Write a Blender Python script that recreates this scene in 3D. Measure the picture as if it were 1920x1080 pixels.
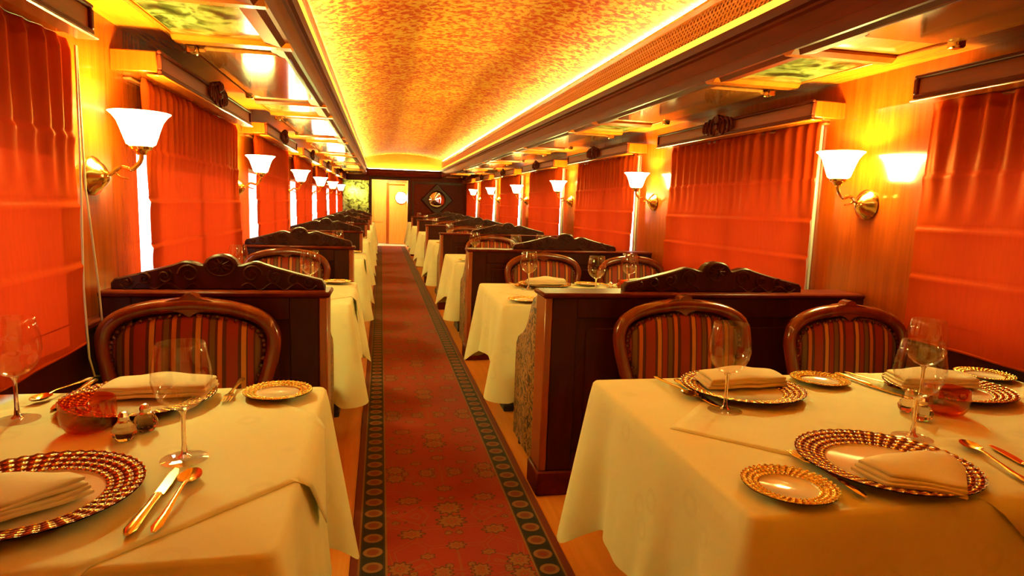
import bpy, math, random
from mathutils import Matrix, Vector
random.seed(7)
PI = math.pi
sc = bpy.context.scene
for o in list(bpy.data.objects):
    bpy.data.objects.remove(o)

# ------------------------------------------------------------------ camera
H = 1.152                                   # eye height above the floor
YAW, PITCH, ROLL = 0.206, 0.1322, 0.0335
fw = Vector((math.sin(YAW)*math.cos(PITCH), math.cos(YAW)*math.cos(PITCH), -math.sin(PITCH)))
rt = Vector((math.cos(YAW), -math.sin(YAW), 0))
up = rt.cross(fw)
r2 = rt*math.cos(ROLL) + up*math.sin(ROLL)
u2 = -rt*math.sin(ROLL) + up*math.cos(ROLL)
cam = bpy.data.cameras.new('camera')
cam.sensor_width = 36
cam.lens = 1191.2/1920*36
cam.clip_start = 0.02
cam_ob = bpy.data.objects.new('camera', cam)
sc.collection.objects.link(cam_ob)
M4 = Matrix((r2, u2, -fw)).transposed().to_4x4()
M4.translation = (0, 0, H)
cam_ob.matrix_world = M4
sc.camera = cam_ob

# ------------------------------------------------------------------ light levels
LAMP_COL = (1.0, 1.0, 0.25)
SHADE_EMIT = 70.0
BULB_EMIT = 1500.0
COVE_COL = (1.0, 0.92, 0.38)
COVE_EMIT = 36.0
SKY = 4.0
SUN = 9.0
sc.view_settings.view_transform = 'Standard'
sc.view_settings.look = 'None'
sc.view_settings.gamma = 1.0
sc.view_settings.use_curve_mapping = False
sc.view_settings.exposure = .9
sc.cycles.use_denoising = True
sc.cycles.max_bounces = 9
sc.cycles.diffuse_bounces = 4
sc.cycles.glossy_bounces = 4
sc.cycles.transparent_max_bounces = 16
sc.cycles.sample_clamp_indirect = 6.0
sc.cycles.caustics_reflective = False
sc.cycles.caustics_refractive = False

w = bpy.data.worlds.new('sky'); sc.world = w
w.use_nodes = True
wn = w.node_tree.nodes['Background']
wn.inputs[0].default_value = (1.0, 0.93, 0.84, 1); wn.inputs[1].default_value = SKY
sun = bpy.data.lights.new('sun', 'SUN'); sun.energy = SUN; sun.angle = 0.02
sun.color = (1.0, 0.86, 0.66)
sun_ob = bpy.data.objects.new('sun', sun); sc.collection.objects.link(sun_ob)
sun_ob.rotation_euler = Vector((1.0, 0.35, -0.62)).to_track_quat('-Z', 'Y').to_euler()

# ------------------------------------------------------------------ materials
def new_mat(name):
    m = bpy.data.materials.new(name); m.use_nodes = True
    nt = m.node_tree
    for n in list(nt.nodes): nt.nodes.remove(n)
    out = nt.nodes.new('ShaderNodeOutputMaterial')
    return m, nt, out
def N(nt, typ, **kw):
    n = nt.nodes.new(typ)
    for k, v in kw.items():
        if k.startswith('i_'):
            key = k[2:]
            n.inputs[int(key) if key.isdigit() else key].default_value = v
        else: setattr(n, k, v)
    return n
def math_n(nt, op, a, b=None, c=None):
    n = nt.nodes.new('ShaderNodeMath'); n.operation = op
    for i, x in enumerate((a, b, c)):
        if x is None: continue
        if isinstance(x, (int, float)): n.inputs[i].default_value = x
        else: nt.links.new(x, n.inputs[i])
    return n.outputs[0]
def ramp(nt, fac, stops, interp='LINEAR'):
    r = nt.nodes.new('ShaderNodeValToRGB'); cr = r.color_ramp; cr.interpolation = interp
    while len(cr.elements) < len(stops): cr.elements.new(0.5)
    for e, (p, c) in zip(cr.elements, stops):
        e.position = p; e.color = (*c, 1)
    nt.links.new(fac, r.inputs[0]); return r.outputs[0]
def coords(nt, scale=(1, 1, 1), kind='Object'):
    tc = nt.nodes.new('ShaderNodeTexCoord'); mp = nt.nodes.new('ShaderNodeMapping')
    mp.inputs['Scale'].default_value = scale
    nt.links.new(tc.outputs[kind], mp.inputs[0]); return mp.outputs[0]
def noise(nt, vec, scale, detail=3, rough=.5, dist=0):
    n = N(nt, 'ShaderNodeTexNoise'); n.inputs['Scale'].default_value = scale
    n.inputs['Detail'].default_value = detail; n.inputs['Roughness'].default_value = rough
    n.inputs['Distortion'].default_value = dist
    nt.links.new(vec, n.inputs['Vector']); return n.outputs[0]
def principled(nt, out, color=None, rough=.5, metal=0, coat=0, spec=.5, sheen=0):
    p = nt.nodes.new('ShaderNodeBsdfPrincipled')
    if color is not None:
        if isinstance(color, tuple): p.inputs['Base Color'].default_value = (*color, 1)
        else: nt.links.new(color, p.inputs['Base Color'])
    p.inputs['Roughness'].default_value = rough; p.inputs['Metallic'].default_value = metal
    p.inputs['Coat Weight'].default_value = coat; p.inputs['Coat Roughness'].default_value = .06
    p.inputs['Specular IOR Level'].default_value = spec
    p.inputs['Sheen Weight'].default_value = sheen
    nt.links.new(p.outputs[0], out.inputs[0]); return p
def bump(nt, p, h, strength=.3, dist=.01):
    b = N(nt, 'ShaderNodeBump'); b.inputs['Strength'].default_value = strength
    b.inputs['Distance'].default_value = dist
    nt.links.new(h, b.inputs['Height']); nt.links.new(b.outputs[0], p.inputs['Normal'])
def wood(name, c1, c2, rough=.3, scale=(30, 30, 2), coat=0.0, amount=1.0, spec=.5):
    m, nt, out = new_mat(name)
    v = coords(nt, scale); n = noise(nt, v, 1.6, 5, .6, .4)
    col = ramp(nt, n, [(.3, c1), (.7, c2)])
    p = principled(nt, out, col, rough, coat=coat, spec=spec)
    bump(nt, p, n, .04*amount, .004)
    return m
def plain(name, c, rough=.5, metal=0, coat=0, var=.12, vscale=9):
    m, nt, out = new_mat(name)
    n = noise(nt, coords(nt), vscale, 3)
    lo = tuple(x*(1-var) for x in c); hi = tuple(min(1, x*(1+var)) for x in c)
    principled(nt, out, ramp(nt, n, [(.3, lo), (.7, hi)]), rough, metal, coat)
    return m
def emit(name, c, s):
    m, nt, out = new_mat(name)
    e = N(nt, 'ShaderNodeEmission'); e.inputs[0].default_value = (*c, 1); e.inputs[1].default_value = s
    nt.links.new(e.outputs[0], out.inputs[0]); return m
def thin_glass(name, tint=(1, 1, 1), gloss=1.0, rough=.0, base=.03):
    m, nt, out = new_mat(name)
    t = N(nt, 'ShaderNodeBsdfTransparent'); t.inputs[0].default_value = (*tint, 1)
    g = N(nt, 'ShaderNodeBsdfGlossy'); g.inputs[0].default_value = (1, 1, 1, 1); g.inputs['Roughness'].default_value = rough
    lw = N(nt, 'ShaderNodeLayerWeight'); lw.inputs[0].default_value = .25
    f = math_n(nt, 'MULTIPLY_ADD', math_n(nt, 'POWER', lw.outputs['Facing'], 2.6), .75*gloss, base)
    mx = N(nt, 'ShaderNodeMixShader'); nt.links.new(f, mx.inputs[0])
    nt.links.new(t.outputs[0], mx.inputs[1]); nt.links.new(g.outputs[0], mx.inputs[2])
    nt.links.new(mx.outputs[0], out.inputs[0]); return m

HONEY = wood('honey_veneer', (.23, .026, .001), (.34, .046, .002), .16, (26, 26, 1.6), coat=.35)
HONEY2 = wood('honey_moulding', (.32, .055, .002), (.42, .085, .004), .25, (8, 1.2, 8), coat=.3)
MAHOG = wood('mahogany', (.034, .005, .002), (.062, .009, .003), .35, (14, 14, 3), spec=.16)
MAHOG_H = wood('mahogany_lengthwise', (.075, .007, .002), (.13, .014, .003), .42, (14, 1.6, 14), spec=.08)
MAHOG_P = wood('polished_mahogany_panel', (.26, .062, .012), (.40, .11, .02), .13, (20, 2, 20), coat=.8)
CHAIRW = wood('chair_wood', (.13, .014, .003), (.21, .026, .005), .22, (18, 18, 4), coat=.4)
PELF = wood('pelmet_face', (.17, .030, .006), (.26, .046, .009), .4, (20, 2, 20), spec=.2)
EDGEW = wood('red_edge_wood', (.28, .055, .010), (.36, .075, .014), .3, (14, 14, 3), coat=.2)
SOFW = wood('soffit_veneer', (.40, .085, .003), (.52, .13, .005), .22, (26, 2, 26), coat=.2)
TYMPW = wood('tympanum_panel', (.62, .20, .008), (.72, .26, .012), .45, (3, 10, 10))
FLOORW = wood('floor_wood', (.62, .22, .04), (.76, .30, .06), .32, (14, 1.2, 14))
CANE = wood('orange_cane', (.62, .20, .03), (.75, .28, .05), .4, (30, 30, 30))
PALE = wood('pale_veneer', (.72, .36, .06), (.84, .48, .10), .3, (20, 20, 1.5))
MOULD_GLOW = emit('moulding_painted_glow', (1.0, .56, .05), 1.0)  # emission stands in for light falling on the gold cornice moulding
BRASS = plain('brass', (.90, .56, .16), .18, 1.0, var=.05)
GOLD = plain('gold_cutlery', (.98, .66, .17), .2, 1.0, var=.04)
CHROME = plain('chrome', (.85, .85, .85), .15, 1.0, var=.03)
PORC = plain('cream_porcelain', (.88, .82, .68), .12, coat=.5, var=.02)
IVORY = plain('ivory_paint', (.8, .74, .62), .4, var=.04)
ALU = plain('window_aluminium', (.55, .53, .5), .4, .4, var=.05)
BLACK = plain('dark_hollow', (.012, .008, .006), .6)
GLASS = thin_glass('clear_glass', (.985, .985, .985), 1.25, base=.05)
FOOTG = thin_glass('foot_glass', (.95, .95, .95), 1.2, base=.14)
PANE = thin_glass('window_glass', (.95, .97, .98), .5)
AMBER = thin_glass('amber_glass', (.86, .33, .05), 1.0, base=.09)
CORD = plain('cord', (.55, .42, .22), .6)
SHADE = emit('frosted_shade_lit', LAMP_COL, SHADE_EMIT)
BULB = emit('bulb_lit', LAMP_COL, BULB_EMIT)
COVE = emit('cove_strip_lit', COVE_COL, COVE_EMIT)
PORTL = emit('porthole_daylight', (.92, .95, 1.0), 4.0)
m, nt, out = new_mat('cut_crystal')
g = N(nt, 'ShaderNodeBsdfGlass'); g.inputs['IOR'].default_value = 1.45; g.inputs['Roughness'].default_value = .02
nt.links.new(g.outputs[0], out.inputs[0]); CRYSTAL = m

# linen
def linen(name, c):
    m, nt, out = new_mat(name)
    v = coords(nt)
    n = noise(nt, v, 7, 4)
    vo = N(nt, 'ShaderNodeTexVoronoi'); vo.inputs['Scale'].default_value = 9; nt.links.new(v, vo.inputs['Vector'])
    dm = ramp(nt, vo.outputs['Distance'], [(.12, (1, 1, 1)), (.16, (.955, .955, .955)), (.24, (.955, .955, .955)), (.28, (1, 1, 1))])
    lo = tuple(x*.94 for x in c)
    base = ramp(nt, n, [(.3, lo), (.7, c)])
    mx = N(nt, 'ShaderNodeMix', data_type='RGBA', blend_type='MULTIPLY'); mx.inputs[0].default_value = 1
    nt.links.new(base, mx.inputs[6]); nt.links.new(dm, mx.inputs[7])
    p = principled(nt, out, mx.outputs[2], .75, sheen=.15)
    bump(nt, p, noise(nt, v, 14, 3), .12, .02)
    return m
LINEN = linen('cream_linen', (.85, .86, .54))
NAPKIN = linen('cream_napkin', (.84, .76, .52))

# striped upholstery
def stripes():
    m, nt, out = new_mat('striped_upholstery')
    v = coords(nt); sp = N(nt, 'ShaderNodeSeparateXYZ'); nt.links.new(v, sp.inputs[0])
    x = math_n(nt, 'FRACT', math_n(nt, 'MULTIPLY_ADD', sp.outputs[0], 1/.14, 10.1))
    R_, D_, G_, O_, B_ = (.28, .015, .005), (.08, .006, .004), (.55, .23, .055), (.50, .11, .02), (.15, .065, .02)
    st = [(0, R_), (.19, D_), (.26, G_), (.37, D_), (.40, R_), (.53, D_), (.57, B_), (.68, D_), (.74, O_), (.84, D_), (.93, R_)]
    col = ramp(nt, x, st, 'CONSTANT')
    p = principled(nt, out, col, .55, sheen=.15)
    bump(nt, p, noise(nt, v, 90, 2), .15, .004); return m
STRIPE = stripes()
def brocade():
    m, nt, out = new_mat('patterned_brocade')
    v = coords(nt)
    n = noise(nt, v, 20, 3, .55, 1.6)
    col = ramp(nt, n, [(.40, (.022, .008, .004)), (.46, (.24, .10, .025)), (.54, (.40, .19, .05)), (.60, (.03, .012, .005))])
    p = principled(nt, out, col, .6); bump(nt, p, n, .1, .004); return m
BROCADE = brocade()

# antique mirror with green-gold foxing
m, nt, out = new_mat('antique_mirror')
v = coords(nt); n = noise(nt, v, 9, 6, .6, 1.0)
col = ramp(nt, n, [(.36, (.03, .025, .006)), (.46, (.16, .15, .03)), (.56, (.42, .40, .12)), (.66, (.11, .10, .025))])
p = principled(nt, out, col, .15, .65, coat=.1)
ANTIQUE = m
MIRROR = plain('clear_mirror', (.9, .88, .84), .02, 1.0, var=.02)

# vault wallpaper
m, nt, out = new_mat('speckled_wallpaper')
v = coords(nt, (1, 1, 1)); n = noise(nt, v, 26, 3, .6, .5); n2 = noise(nt, v, 5, 2)
f = math_n(nt, 'MULTIPLY_ADD', n2, .18, math_n(nt, 'SUBTRACT', n, .09))
col = ramp(nt, f, [(.38, (.94, .58, .06)), (.48, (.90, .40, .02)), (.54, (.80, .13, .004)), (.66, (.68, .07, .002))])
p = principled(nt, out, col, .6, spec=.2); PAPER = m

# blinds: red-orange cloth that lets daylight glow through
def blind_mat(name, dif, tra, mixf):
    m, nt, out = new_mat(name)
    v = coords(nt, (60, 60, 9)); n = noise(nt, v, 1.5, 4)
    c = ramp(nt, n, [(.3, tuple(x*.86 for x in dif)), (.7, dif)])
    d = N(nt, 'ShaderNodeBsdfDiffuse'); nt.links.new(c, d.inputs[0])
    t = N(nt, 'ShaderNodeBsdfTranslucent'); t.inputs[0].default_value = (*tra, 1)
    g = N(nt, 'ShaderNodeBsdfGlossy'); g.inputs[0].default_value = (1, .6, .3, 1); g.inputs['Roughness'].default_value = .45
    a = N(nt, 'ShaderNodeMixShader'); a.inputs[0].default_value = mixf
    nt.links.new(d.outputs[0], a.inputs[1]); nt.links.new(t.outputs[0], a.inputs[2])
    b = N(nt, 'ShaderNodeMixShader'); b.inputs[0].default_value = .015
    nt.links.new(a.outputs[0], b.inputs[1]); nt.links.new(g.outputs[0], b.inputs[2])
    nt.links.new(b.outputs[0], out.inputs[0]); return m
BLIND = blind_mat('red_silk_blind', (.40, .031, .002), (.85, .055, .006), .07)

# runner carpet
def carpet_mat():
    m, nt, out = new_mat('persian_runner')
    tc = N(nt, 'ShaderNodeTexCoord'); sp = N(nt, 'ShaderNodeSeparateXYZ'); nt.links.new(tc.outputs['Object'], sp.inputs[0])
    X, Y = sp.outputs[0], sp.outputs[1]
    ax = math_n(nt, 'ABSOLUTE', X)
    def field(per, sx, sy, off):
        py = math_n(nt, 'PINGPONG', math_n(nt, 'ADD', Y, 20+off), per)
        cb = N(nt, 'ShaderNodeCombineXYZ')
        nt.links.new(math_n(nt, 'MULTIPLY', ax, sx), cb.inputs[0]); nt.links.new(math_n(nt, 'MULTIPLY', py, sy), cb.inputs[1])
        return cb.outputs[0]
    v1 = field(.37, 1, 1, 0)
    RED, GLD, DRK, TAN = (.25, .012, .004), (.20, .058, .012), (.06, .014, .006), (.23, .082, .018)
    vo = N(nt, 'ShaderNodeTexVoronoi'); vo.inputs['Scale'].default_value = 17; vo.inputs['Randomness'].default_value = .8; nt.links.new(v1, vo.inputs['Vector'])
    nz = noise(nt, v1, 55, 2)
    d = math_n(nt, 'MULTIPLY_ADD', nz, .3, math_n(nt, 'SUBTRACT', vo.outputs['Distance'], .15))
    florets = ramp(nt, d, [(0, DRK), (.10, TAN), (.17, GLD), (.22, DRK), (.26, RED), (1, RED)])
    ve = N(nt, 'ShaderNodeTexVoronoi', feature='DISTANCE_TO_EDGE'); ve.inputs['Scale'].default_value = 8.0; nt.links.new(v1, ve.inputs['Vector'])
    stem = math_n(nt, 'LESS_THAN', math_n(nt, 'ABSOLUTE', math_n(nt, 'SUBTRACT', ve.outputs[0], .06)), .016)
    py = math_n(nt, 'PINGPONG', math_n(nt, 'ADD', Y, 20), .37)
    def mix(f, a, b):
        mx = N(nt, 'ShaderNodeMix', data_type='RGBA')
        nt.links.new(f, mx.inputs[0])
        for i, c in ((6, a), (7, b)):
            if isinstance(c, tuple): mx.inputs[i].default_value = (*c, 1)
            else: nt.links.new(c, mx.inputs[i])
        return mx.outputs[2]
    col = mix(math_n(nt, 'MULTIPLY', stem, .4), florets, (.20, .075, .018))
    for (qx, qy, qr, npet, sy) in ((0, .05, .060, 10, .9), (0, .215, .036, 8, .8), (.145, .125, .050, 8, .7), (.190, .33, .045, 9, 1.0), (.10, .27, .028, 6, .7), (.06, .36, .036, 8, .8)):
        dx = math_n(nt, 'SUBTRACT', ax, qx); dy = math_n(nt, 'MULTIPLY', math_n(nt, 'SUBTRACT', py, qy), 1/sy)
        r = math_n(nt, 'SQRT', math_n(nt, 'ADD', math_n(nt, 'MULTIPLY', dx, dx), math_n(nt, 'MULTIPLY', dy, dy)))
        th = math_n(nt, 'COSINE', math_n(nt, 'MULTIPLY', math_n(nt, 'ARCTAN2', dx, dy), npet))
        q = math_n(nt, 'DIVIDE', r, math_n(nt, 'MULTIPLY_ADD', th, qr*.14, qr*.86))
        pc = ramp(nt, q, [(0, DRK), (.14, TAN), (.26, RED), (.40, GLD), (.62, TAN), (.78, GLD), (.90, DRK), (1, DRK)])
        col = mix(math_n(nt, 'LESS_THAN', q, 1.0), col, pc)
    # border: dark band of facing scallops
    bx = math_n(nt, 'DIVIDE', math_n(nt, 'SUBTRACT', ax, .241), .066)
    cell = math_n(nt, 'SUBTRACT', math_n(nt, 'FRACT', math_n(nt, 'MULTIPLY', Y, 1/.088)), .5)
    bxc = math_n(nt, 'SUBTRACT', bx, .5)
    rr = math_n(nt, 'ADD', math_n(nt, 'POWER', math_n(nt, 'MULTIPLY', math_n(nt, 'ABSOLUTE', bxc), 1.2), 2.0),
                math_n(nt, 'POWER', math_n(nt, 'MULTIPLY', math_n(nt, 'ABSOLUTE', cell), 1.75), 2.0))
    motif = ramp(nt, rr, [(0, (.16, .014, .005)), (.10, (.14, .03, .01)), (.16, (.20, .085, .03)), (.30, (.20, .085, .03)), (.36, (.004, .003, .004)), (1, (.004, .003, .004))])
    inb = math_n(nt, 'GREATER_THAN', ax, .241)
    col = mix(inb, col, motif)
    for a, b, c in ((.228, .235, (.19, .08, .02)), (.235, .241, (.02, .01, .01)), (.307, .313, (.02, .01, .01)), (.313, .320, (.19, .08, .02)), (.320, 1, (.13, .010, .006))):
        t = math_n(nt, 'MULTIPLY', math_n(nt, 'GREATER_THAN', ax, a), math_n(nt, 'LESS_THAN', ax, b))
        col = mix(t, col, c)
    p = principled(nt, out, col, .9, sheen=.2, spec=.1)
    bump(nt, p, noise(nt, tc.outputs['Object'], 300, 2), .3, .004)
    return m
CARPET = carpet_mat()

# plate rim: gold beads on a russet ground, set in twisted rows
def rim_mat(name, na, nr, r0, r1, twist, c_hi, c_lo, thr):
    m, nt, out = new_mat(name)
    tc = N(nt, 'ShaderNodeTexCoord'); sp = N(nt, 'ShaderNodeSeparateXYZ'); nt.links.new(tc.outputs['Object'], sp.inputs[0])
    x, y = sp.outputs[0], sp.outputs[1]
    r = math_n(nt, 'SQRT', math_n(nt, 'ADD', math_n(nt, 'MULTIPLY', x, x), math_n(nt, 'MULTIPLY', y, y)))
    a = math_n(nt, 'ARCTAN2', y, x)
    u = math_n(nt, 'DIVIDE', math_n(nt, 'SUBTRACT', r, r0), r1-r0)
    s1 = math_n(nt, 'SINE', math_n(nt, 'ADD', math_n(nt, 'MULTIPLY', a, na), math_n(nt, 'MULTIPLY', u, twist)))
    s2 = math_n(nt, 'SINE', math_n(nt, 'MULTIPLY', u, nr*2*PI))
    h = math_n(nt, 'ADD', math_n(nt, 'MULTIPLY', s1, .5), math_n(nt, 'MULTIPLY', s2, .5))
    f = N(nt, 'ShaderNodeMapRange'); f.inputs[1].default_value = thr-.12; f.inputs[2].default_value = thr+.12; nt.links.new(h, f.inputs[0])
    mx = N(nt, 'ShaderNodeMix', data_type='RGBA'); nt.links.new(f.outputs[0], mx.inputs[0])
    mx.inputs[6].default_value = (*c_lo, 1); mx.inputs[7].default_value = (*c_hi, 1)
    p = principled(nt, out, mx.outputs[2], .22)
    nt.links.new(math_n(nt, 'MULTIPLY_ADD', f.outputs[0], .6, .35), p.inputs['Metallic'])
    bump(nt, p, h, .5, .004); return m
RIM = rim_mat('charger_rim_beads', 48, 4, .108, .165, 2.6, (1.0, .72, .17), (.22, .035, .008), .22)
RIM_S = rim_mat('bread_plate_rim', 40, 3, .052, .083, 4.0, (.92, .74, .20), (.72, .46, .07), .0)

# ------------------------------------------------------------------ mesh building
class MB:
    def __init__(self): self.v = []; self.f = []
    def add(self, vs, fs):
        b = len(self.v); self.v += [tuple(p) for p in vs]; self.f += [tuple(i+b for i in f) for f in fs]; return self
    def box(self, x0, x1, y0, y1, z0, z1, bev=0.0):
        if x1 < x0: x0, x1 = x1, x0
        if y1 < y0: y0, y1 = y1, y0
        b = min(bev, (x1-x0)*.45, (y1-y0)*.45, (z1-z0)*.45)
        if b <= 0:
            vs = [(x, y, z) for x in (x0, x1) for y in (y0, y1) for z in (z0, z1)]
            return self.add(vs, [(0, 1, 3, 2), (4, 6, 7, 5), (0, 4, 5, 1), (2, 3, 7, 6), (0, 2, 6, 4), (1, 5, 7, 3)])
        import itertools
        idx = {}; vs = []
        for sx, sy, sz in itertools.product((0, 1), repeat=3):
            X, Y, Z = (x0, x1)[sx], (y0, y1)[sy], (z0, z1)[sz]
            ix, iy, iz = (b, -b)[sx], (b, -b)[sy], (b, -b)[sz]
            for ax, p in enumerate(((X, Y+iy, Z+iz), (X+ix, Y, Z+iz), (X+ix, Y+iy, Z))):
                idx[(sx, sy, sz, ax)] = len(vs); vs.append(p)
        fs = []
        for ax in range(3):
            o1, o2 = [a for a in range(3) if a != ax]
            for s in (0, 1):
                q = []
                for a, c in ((0, 0), (1, 0), (1, 1), (0, 1)):
                    k = [0, 0, 0]; k[ax] = s; k[o1] = a; k[o2] = c; q.append(idx[(*k, ax)])
                flip = (s == 0) ^ (ax == 1)
                fs.append(tuple(reversed(q)) if flip else tuple(q))
        for ax in range(3):
            o1, o2 = [a for a in range(3) if a != ax]
            for a in (0, 1):
                for c in (0, 1):
                    k0 = [0, 0, 0]; k0[o1] = a; k0[o2] = c; k1 = list(k0); k1[ax] = 1
                    fs.append((idx[(*k0, o1)], idx[(*k1, o1)], idx[(*k1, o2)], idx[(*k0, o2)]))
        for s in itertools.product((0, 1), repeat=3):
            fs.append(tuple(idx[(*s, ax)] for ax in range(3)))
        return self.add(vs, fs)
    def prism(self, outline, a0, a1, axis='y', inset=0.0):
        """outline in the two other axes (in order), extruded along axis from a0 to a1, with an optional chamfer"""
        def P(p, a):
            if axis == 'y': return (p[0], a, p[1])
            if axis == 'x': return (a, p[0], p[1])
            return (p[0], p[1], a)
        n = len(outline)
        rings = []
        if inset:
            cx = sum(p[0] for p in outline)/n; cy = sum(p[1] for p in outline)/n
            ins = []
            for i in range(n):
                p, q, r_ = outline[i-1], outline[i], outline[(i+1) % n]
                d1 = Vector((q[0]-p[0], q[1]-p[1])); d2 = Vector((r_[0]-q[0], r_[1]-q[1]))
                t = (d1.normalized()+d2.normalized()) if d1.length and d2.length else Vector((1, 0))
                nn = Vector((-t.y, t.x)); nn = nn.normalized() if nn.length else nn
                ins.append((q[0]+nn.x*inset, q[1]+nn.y*inset))
            s = 1 if a1 > a0 else -1
            rings = [(ins, a0), (outline, a0+s*abs(inset)), (outline, a1-s*abs(inset)), (ins, a1)]
        else: rings = [(outline, a0), (outline, a1)]
        vs = [P(p, a) for o, a in rings for p in o]; fs = []
        for k in range(len(rings)-1):
            for i in range(n):
                j = (i+1) % n; fs.append((k*n+i, k*n+j, (k+1)*n+j, (k+1)*n+i))
        fs.append(tuple(range(n))[::-1]); L = (len(rings)-1)*n; fs.append(tuple(range(L, L+n)))
        return self.add(vs, fs)
    def tube(self, path, r, n=8, closed=False, flat=(1, 1), upv=None):
        path = [Vector(p) for p in path]; m_ = len(path)
        rs = r if isinstance(r, (list, tuple)) else [r]*m_
        vs, fs = [], []; prev = None
        for i, p in enumerate(path):
            a = path[(i-1) % m_] if (closed or i > 0) else p
            b = path[(i+1) % m_] if (closed or i < m_-1) else p
            t = (b-a).normalized()
            if upv is not None: u = Vector(upv)
            elif prev is None: u = Vector((0, 0, 1)) if abs(t.z) < .9 else Vector((1, 0, 0))
            else: u = prev
            s = t.cross(u)
            s = s.normalized() if s.length > 1e-6 else Vector((1, 0, 0))
            u = s.cross(t).normalized(); prev = u
            for k in range(n):
                an = 2*PI*k/n
                vs.append(p + s*math.cos(an)*rs[i]*flat[0] + u*math.sin(an)*rs[i]*flat[1])
        for i in range(m_ if closed else m_-1):
            j = (i+1) % m_
            for k in range(n):
                l = (k+1) % n; fs.append((i*n+k, i*n+l, j*n+l, j*n+k))
        if not closed:
            fs.append(tuple(range(n))[::-1]); fs.append(tuple(range((m_-1)*n, m_*n)))
        return self.add(vs, fs)
    def lathe(self, prof, n=24, c=(0, 0, 0), axis='z', sx=1, sy=1):
        vs, fs = [], []
        ring = []
        for (r, z) in prof:
            if r < 1e-6:
                ring.append([len(vs)]); vs.append((0, 0, z))
            else:
                ring.append(list(range(len(vs), len(vs)+n)))
                vs += [(r*math.cos(2*PI*k/n)*sx, r*math.sin(2*PI*k/n)*sy, z) for k in range(n)]
        for a, b in zip(ring, ring[1:]):
            for k in range(n):
                l = (k+1) % n
                if len(a) == 1 and len(b) == 1: continue
                if len(a) == 1: fs.append((a[0], b[l], b[k]))
                elif len(b) == 1: fs.append((a[k], a[l], b[0]))
                else: fs.append((a[k], a[l], b[l], b[k]))
        if axis == 'x': vs = [(z, x, y) for x, y, z in vs]
        if axis == 'y': vs = [(y, z, x) for x, y, z in vs]
        return self.add([(x+c[0], y+c[1], z+c[2]) for x, y, z in vs], fs)
    def grid(self, nu, nv, fn):
        vs = [fn(i/nu, j/nv) for i in range(nu+1) for j in range(nv+1)]
        fs = [(i*(nv+1)+j, (i+1)*(nv+1)+j, (i+1)*(nv+1)+j+1, i*(nv+1)+j+1) for i in range(nu) for j in range(nv)]
        return self.add(vs, fs)
    def xform(self, M):
        self.v = [tuple(M @ Vector(p)) for p in self.v]; return self
    def build(self, name, mt, parent=None, angle=40, fix=True):
        me = bpy.data.meshes.new(name); me.from_pydata(self.v, [], self.f); me.update()
        if fix:
            import bmesh
            bm = bmesh.new(); bm.from_mesh(me); bmesh.ops.recalc_face_normals(bm, faces=bm.faces); bm.to_mesh(me); bm.free()
        me.materials.append(mt)
        for p in me.polygons: p.use_smooth = True
        me.set_sharp_from_angle(angle=math.radians(angle))
        o = bpy.data.objects.new(name, me); sc.collection.objects.link(o)
        if parent is not None: o.parent = parent
        return o

def empty(name, loc=(0, 0, 0), rz=0):
    o = bpy.data.objects.new(name, None); sc.collection.objects.link(o)
    o.empty_display_size = .05; o.location = loc; o.rotation_euler = (0, 0, rz); return o
def tag(o, label=None, cat=None, group=None, kind=None):
    for k, val in (('label', label), ('category', cat), ('group', group), ('kind', kind)):
        if val: o[k] = val
    return o
def kids(o):
    return [c for c in bpy.data.objects if c.parent == o]
KIDS = {}
def dup(o, parent=None):
    if o not in KIDS: KIDS[o] = kids(o)
    c = o.copy(); sc.collection.objects.link(c)
    if parent is not None: c.parent = parent
    for ch in KIDS[o]: dup(ch, c)
    return c
ORD = ['first', 'second', 'third', 'fourth', 'fifth', 'sixth', 'seventh', 'eighth']
P = 2.2                                       # pitch of the bays along the carriage
NB = 7
XL, XR, XC = -.95, 2.054, .552                # walls and centre line
Y0, YE = -.75, 16.0
SOF = H+.595                                  # underside of the side ceilings

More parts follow.
